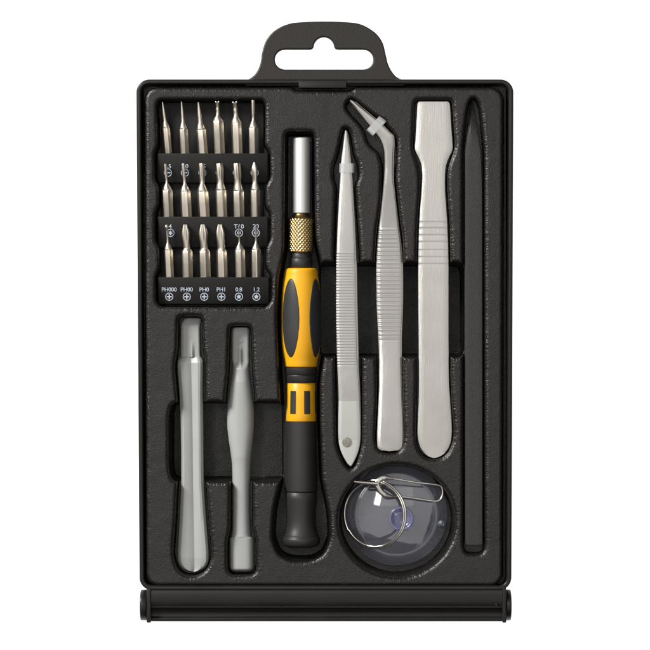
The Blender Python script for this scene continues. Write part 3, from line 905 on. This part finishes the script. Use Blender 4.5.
# --- grey pry tools
g1 = [(318.4, 184.0, 199.8), (319.0, 183.6, 200.0), (325.5, 180.6, 199.2), (327, 180.4, 199.0), (345, 180.3, 199.2), (356.4, 180.2, 199.5), (357.4, 179.2, 200.4), (359, 177.6, 201.6), (361.5, 176.7, 202.4), (365, 176.5, 202.7), (375, 177.3, 202.6), (390, 178.3, 202.4),
      (410, 179.2, 202.5), (440, 180.0, 202.8), (475, 180.2, 203.2), (500, 179.6, 204.4), (520, 178.7, 205.8), (540, 177.6, 207.4), (555, 177.0, 208.4), (561, 177.2, 208.4), (565, 178.4, 207.2), (568, 180.2, 205.4), (570.4, 182.6, 202.8), (572, 186, 199), (572.8, 190, 195)]
secs = keyed(g1, 318.4, 572.8, 0.7)


def g1_prof(i):
    y = secs[i][0][1]
    if y < 357:
        k = min(1, (y - 318) / 8); h = -3.0 + 2.6 * k
        r = max(0, (y - 338) / 19) * 2.6
        return [(0, 0, -2.5), (0, 0.2, h - 1.2), (0, 2.6, h), (0.3, 0, h + 0.1), (0.45, 0, h + 0.1), (0.5, 0, h + 0.1 + r * 0.2), (0.6, 0, h + r), (0.72, 0, h + 0.05), (0.8, 0, h), (1, 1.4, h - 0.1), (1, 0.2, h - 1.0), (1, 0, -2.5), (1, 0.8, -5.4), (0, 0.8, -5.4)]
    k = min(1, (y - 357) / 6)
    e = min(1.0, max(0, (573 - y) / 14)) ** 0.5
    h = 1.0 + 2.4 * k * e
    return [(0, 0, -2.5), (0, 0.5, h - 3.2), (0, 3.6, h - 0.2), (0.30, 0, h - 0.7), (0.44, 0, h - 1.5), (0.53, 0, h - 2.6), (0.57, 0, h - 2.4), (0.66, 0, h - 0.9), (0.80, 0, h), (1, 2.8, h - 0.5), (1, 0.5, h - 2.6), (1, 0, -2.5), (1, 1.5, -5.4), (0, 1.5, -5.4)]


def shift(o, dz):
    for v in o.data.vertices: v.co.z += dz * S
    return o


mb = ribbon(secs, g1_prof)
o = mb.put('pry_tool', 'grey', None, base=(191, 450, -18.4), sharp=24); shift(o, -12.6)
tag(o, 'grey plastic pry tool with a chisel tip and a lengthwise groove, near the left rim', 'pry tool')

g2 = [(327.6, 233.4, 247.2), (328.2, 232.6, 248.0), (329.5, 232.2, 248.2), (345, 231.9, 248.2), (358, 231.9, 248.3), (364, 232.2, 248.6), (370, 232.0, 248.9), (380, 230.6, 250.0), (392, 228.6, 251.6), (405, 227.0, 252.9), (415, 226.5, 253.4), (425, 226.6, 253.4), (440, 228.0, 252.4), (455, 230.2, 250.8),
      (466, 231.4, 249.9), (480, 231.8, 249.5), (500, 231.9, 249.4), (520, 231.6, 249.8), (535, 231.0, 250.6), (537.6, 230.6, 251.0), (538.8, 229.2, 253.0), (540, 228.8, 253.6), (555, 228.8, 253.9), (568, 228.8, 253.9), (570.4, 229.5, 253.2), (571.8, 231.0, 251.6), (572.2, 232.4, 250.2)]
secs_b = keyed(g2, 327.6, 572.2, 0.6)


def g2_prof(i):
    l, r, _ = secs_b[i]; y = l[1]; W = (r[0] - l[0])
    k = min(1, max(0, (y - 361) / 9)); k = k * k * (3 - 2 * k)          # blade -> rounded body
    hb = -2.4 + min(1, (y - 327) / 5) * 0.9
    Hr = min(W * 0.5, 10) * 0.85 if y < 537 else 8.6
    if y > 569: Hr *= 1 - 0.35 * ((y - 569) / 3.2) ** 2
    pts = []
    n = 18
    for q in range(n + 1):
        u = q / n; x = 2 * u - 1
        zb = hb - (1.2 * max(0, abs(x) - 0.86) / 0.14)
        rid = max(0, 1 - abs((u - 0.50) * W) / 1.9)
        if 345 < y < 372: zb += 2.6 * rid ** 0.7 * min(1, (y - 345) / 6)
        zb += 0.9 * math.exp(-(((u - 0.52) * W) ** 2 + (y - 341) ** 2) / 2.6)
        zr = -5 + Hr * max(0, 1 - abs(x) ** 2.3) ** 0.5 * 1.25 if y < 538 else -5 + Hr * 1.2 * max(0, 1 - abs(x) ** 3.4) ** 0.5
        pts.append((u, 0, zb * (1 - k) + zr * k))
    return pts + [(1, 0.6, -5.6), (0, 0.6, -5.6)]


mb = ribbon(secs_b, g2_prof)
o = mb.put('pry_tool', 'grey', None, base=(240, 450, -18.6), sharp=45); shift(o, -12.4)
tag(o, 'rounded grey plastic pry tool with a bulging waist and square foot, beside the screwdriver', 'pry tool')

# ------------------------------------------------------------------ suction cup, its ring, and the eject pin
UX, UY = 397.0, 516.5
cup = thing('suction_cup', (UX, UY, -30.9), 'clear vinyl suction cup with a wire pull ring, in the round hollow', 'suction cup')


def dome(r): return -13.0 - r * r / 2 / 115 + 0.4 * math.exp(-((r - 41) / 0.9) ** 2)


pr = [(r, dome(r)) for r in np.linspace(51.0, 0.05, 90)]
prof = [(0.05, dome(0) - 1.8)] + [(r, dome(r) - 1.8) for r in np.linspace(3, 50.2, 24)] + [(51.0, dome(51) - 1.9), (51.6, dome(51) - 1.0), (51.5, dome(51) - 0.3)] + pr
mb = MB(); mb.lathe_z(UX, UY, prof, 120)
shift(mb.put('cup', 'clear', cup, sharp=60), -2.0)
# hollow knob at the crown
mb = MB(); mb.lathe_z(UX + 4.5, UY + 3, [(11.5, -15.2), (12.6, -13.2), (12.6, -10.0), (12.0, -8.9), (10.8, -8.5), (9.7, -9.2), (9.2, -11.0), (7.5, -12.4), (3.0, -12.9), (0.05, -13)], 64)
mb.put('knob', 'knob', cup, sharp=60)
# pull tab knob at the rim
mb = MB()
mb.loft([[(UX + 44.8 + r * math.cos(2 * math.pi * k / 28), UY + 8.6 + r * 1.05 * math.sin(2 * math.pi * k / 28), z) for k in range(28)] for r, z in ((2.6, -26), (3.2, -22), (3.3, -20), (2.6, -18.2), (1.4, -17.4), (0.1, -17.1))])
mb.put('tab', 'clear', cup)
# split ring: a double coil, tilted so that its right side rides up over the crown
mb = MB(); pts = []
N = 220; tilt = math.radians(24)
for k in range(N + 1):
    a = 2 * math.pi * 2.0 * k / N + 2.6
    R = 34.8 - 2.8 * k / N + 0.2 * math.sin(a)
    h = -1.5 + 3.0 * k / N
    x = R * math.cos(a); y = R * math.sin(a)
    pts.append((374.6 + x * math.cos(tilt) * 0.985 - h * math.sin(tilt), 514.8 + y, -6.5 + x * math.sin(tilt) + h * math.cos(tilt)))
mb.tube(pts, 1.2, 12)
mb.put('pull_ring', 'wire', cup, sharp=60)

pin = thing('eject_pin', (398, 491, -12), 'thin steel eject pin with a forked loop, lying across the suction cup', 'eject pin')


def pz(x): return 3.4 - 19.5 * (x - 354) / 90


mb = MB()
spike = [(354.0, 481.4), (360, 482.0), (368, 482.8), (374, 483.3), (377.5, 483.6)]
mb.tube([(x, y, pz(x)) for x, y in spike], [0.9, 1.6, 1.8, 2.1, 2.6], 10)
loop_k = [(377.0, 484.0), (378.6, 488.0), (381.6, 492.4), (386, 495.4), (391.4, 496.6), (398, 497.0), (404, 497.4), (414, 498.8), (424, 500.4), (433, 501.8), (438, 502.0), (441.6, 499.8), (443.2, 495.4), (443.2, 490.6), (441.4, 487.2),
          (437, 485.6), (428, 484.4), (414.6, 482.7), (402, 480.4), (392, 478.8), (386, 478.0), (382.2, 478.4), (379.2, 480.4), (377.2, 482.8)]
lp = catmull([(x, y, 0) for x, y in loop_k], 6)
wid = [2.9 if p.x < 385 else (2.9 - 1.95 * min(1, (p.x - 385) / 9)) for p in lp]
mb.tube([(p.x, p.y, pz(p.x)) for p in lp], wid, 12, flat=0.5, closed=True)
mb.put('wire_loop', 'pin', pin, sharp=70)

# ------------------------------------------------------------------ camera, light, world
cam = bpy.data.cameras.new('camera'); co = bpy.data.objects.new('camera', cam); COL.objects.link(co)
DIST = 2600.0
co.location = P(325, 325, DIST)
cam.sensor_width = 36; cam.lens = 36 * DIST / 650.0
cam.clip_start = 0.01; cam.clip_end = 100
scn.camera = co


def area(name, loc, size, L, target=(325, 330, 0), size_y=None, roll=0, color=(1, 1, 1)):
    l = bpy.data.lights.new(name, 'AREA'); l.shape = 'RECTANGLE'
    l.size = size; l.size_y = size_y or size
    l.energy = L * math.pi * l.size * l.size_y
    l.color = color
    o = bpy.data.objects.new(name, l); COL.objects.link(o)
    o.location = loc
    d = P(*target) - Vector(loc)
    q = d.to_track_quat('-Z', 'Y').to_matrix().to_4x4()
    o.matrix_world = Matrix.Translation(Vector(loc)) @ q @ Matrix.Rotation(math.radians(roll), 4, 'Z')
    return o


area('softbox_overhead', (0.02, 0.05, 1.25), 1.9, 0.80, size_y=1.7, roll=8, color=(1, 0.985, 0.965))
area('overhead_core_fill', (0.0, 0.26, 1.2), 0.9, 0.45, size_y=0.42, roll=0, target=(325, -100, 0), color=(1, 0.985, 0.965))  # added lamp: brighter core for the overhead box, grades the flat metal tools
area('key_softbox', (-0.31, 0.17, 1.05), 0.115, 10, size_y=0.25, roll=-70, color=(1, 0.98, 0.95))
area('side_softbox', (-0.85, 0.70, 0.65), 0.36, 66.0, size_y=0.40, color=(1, 0.985, 0.965))
area('under_sheet_fill', (0, 0, -0.5), 2.4, 2.6, target=(325, 325, 0))  # added lamp, unseen below the sheet: keeps the ground white and shadow-free

w = bpy.data.worlds.new('World'); scn.world = w; w.use_nodes = True
bg = w.node_tree.nodes['Background']
bg.inputs['Color'].default_value = (1, 0.985, 0.96, 1); bg.inputs['Strength'].default_value = 0.12

scn.view_settings.view_transform = 'Standard'; scn.view_settings.look = 'None'
scn.view_settings.exposure = 0; scn.view_settings.gamma = 1
scn.cycles.max_bounces = 10; scn.cycles.transparent_max_bounces = 12
scn.cycles.caustics_reflective = False; scn.cycles.caustics_refractive = True
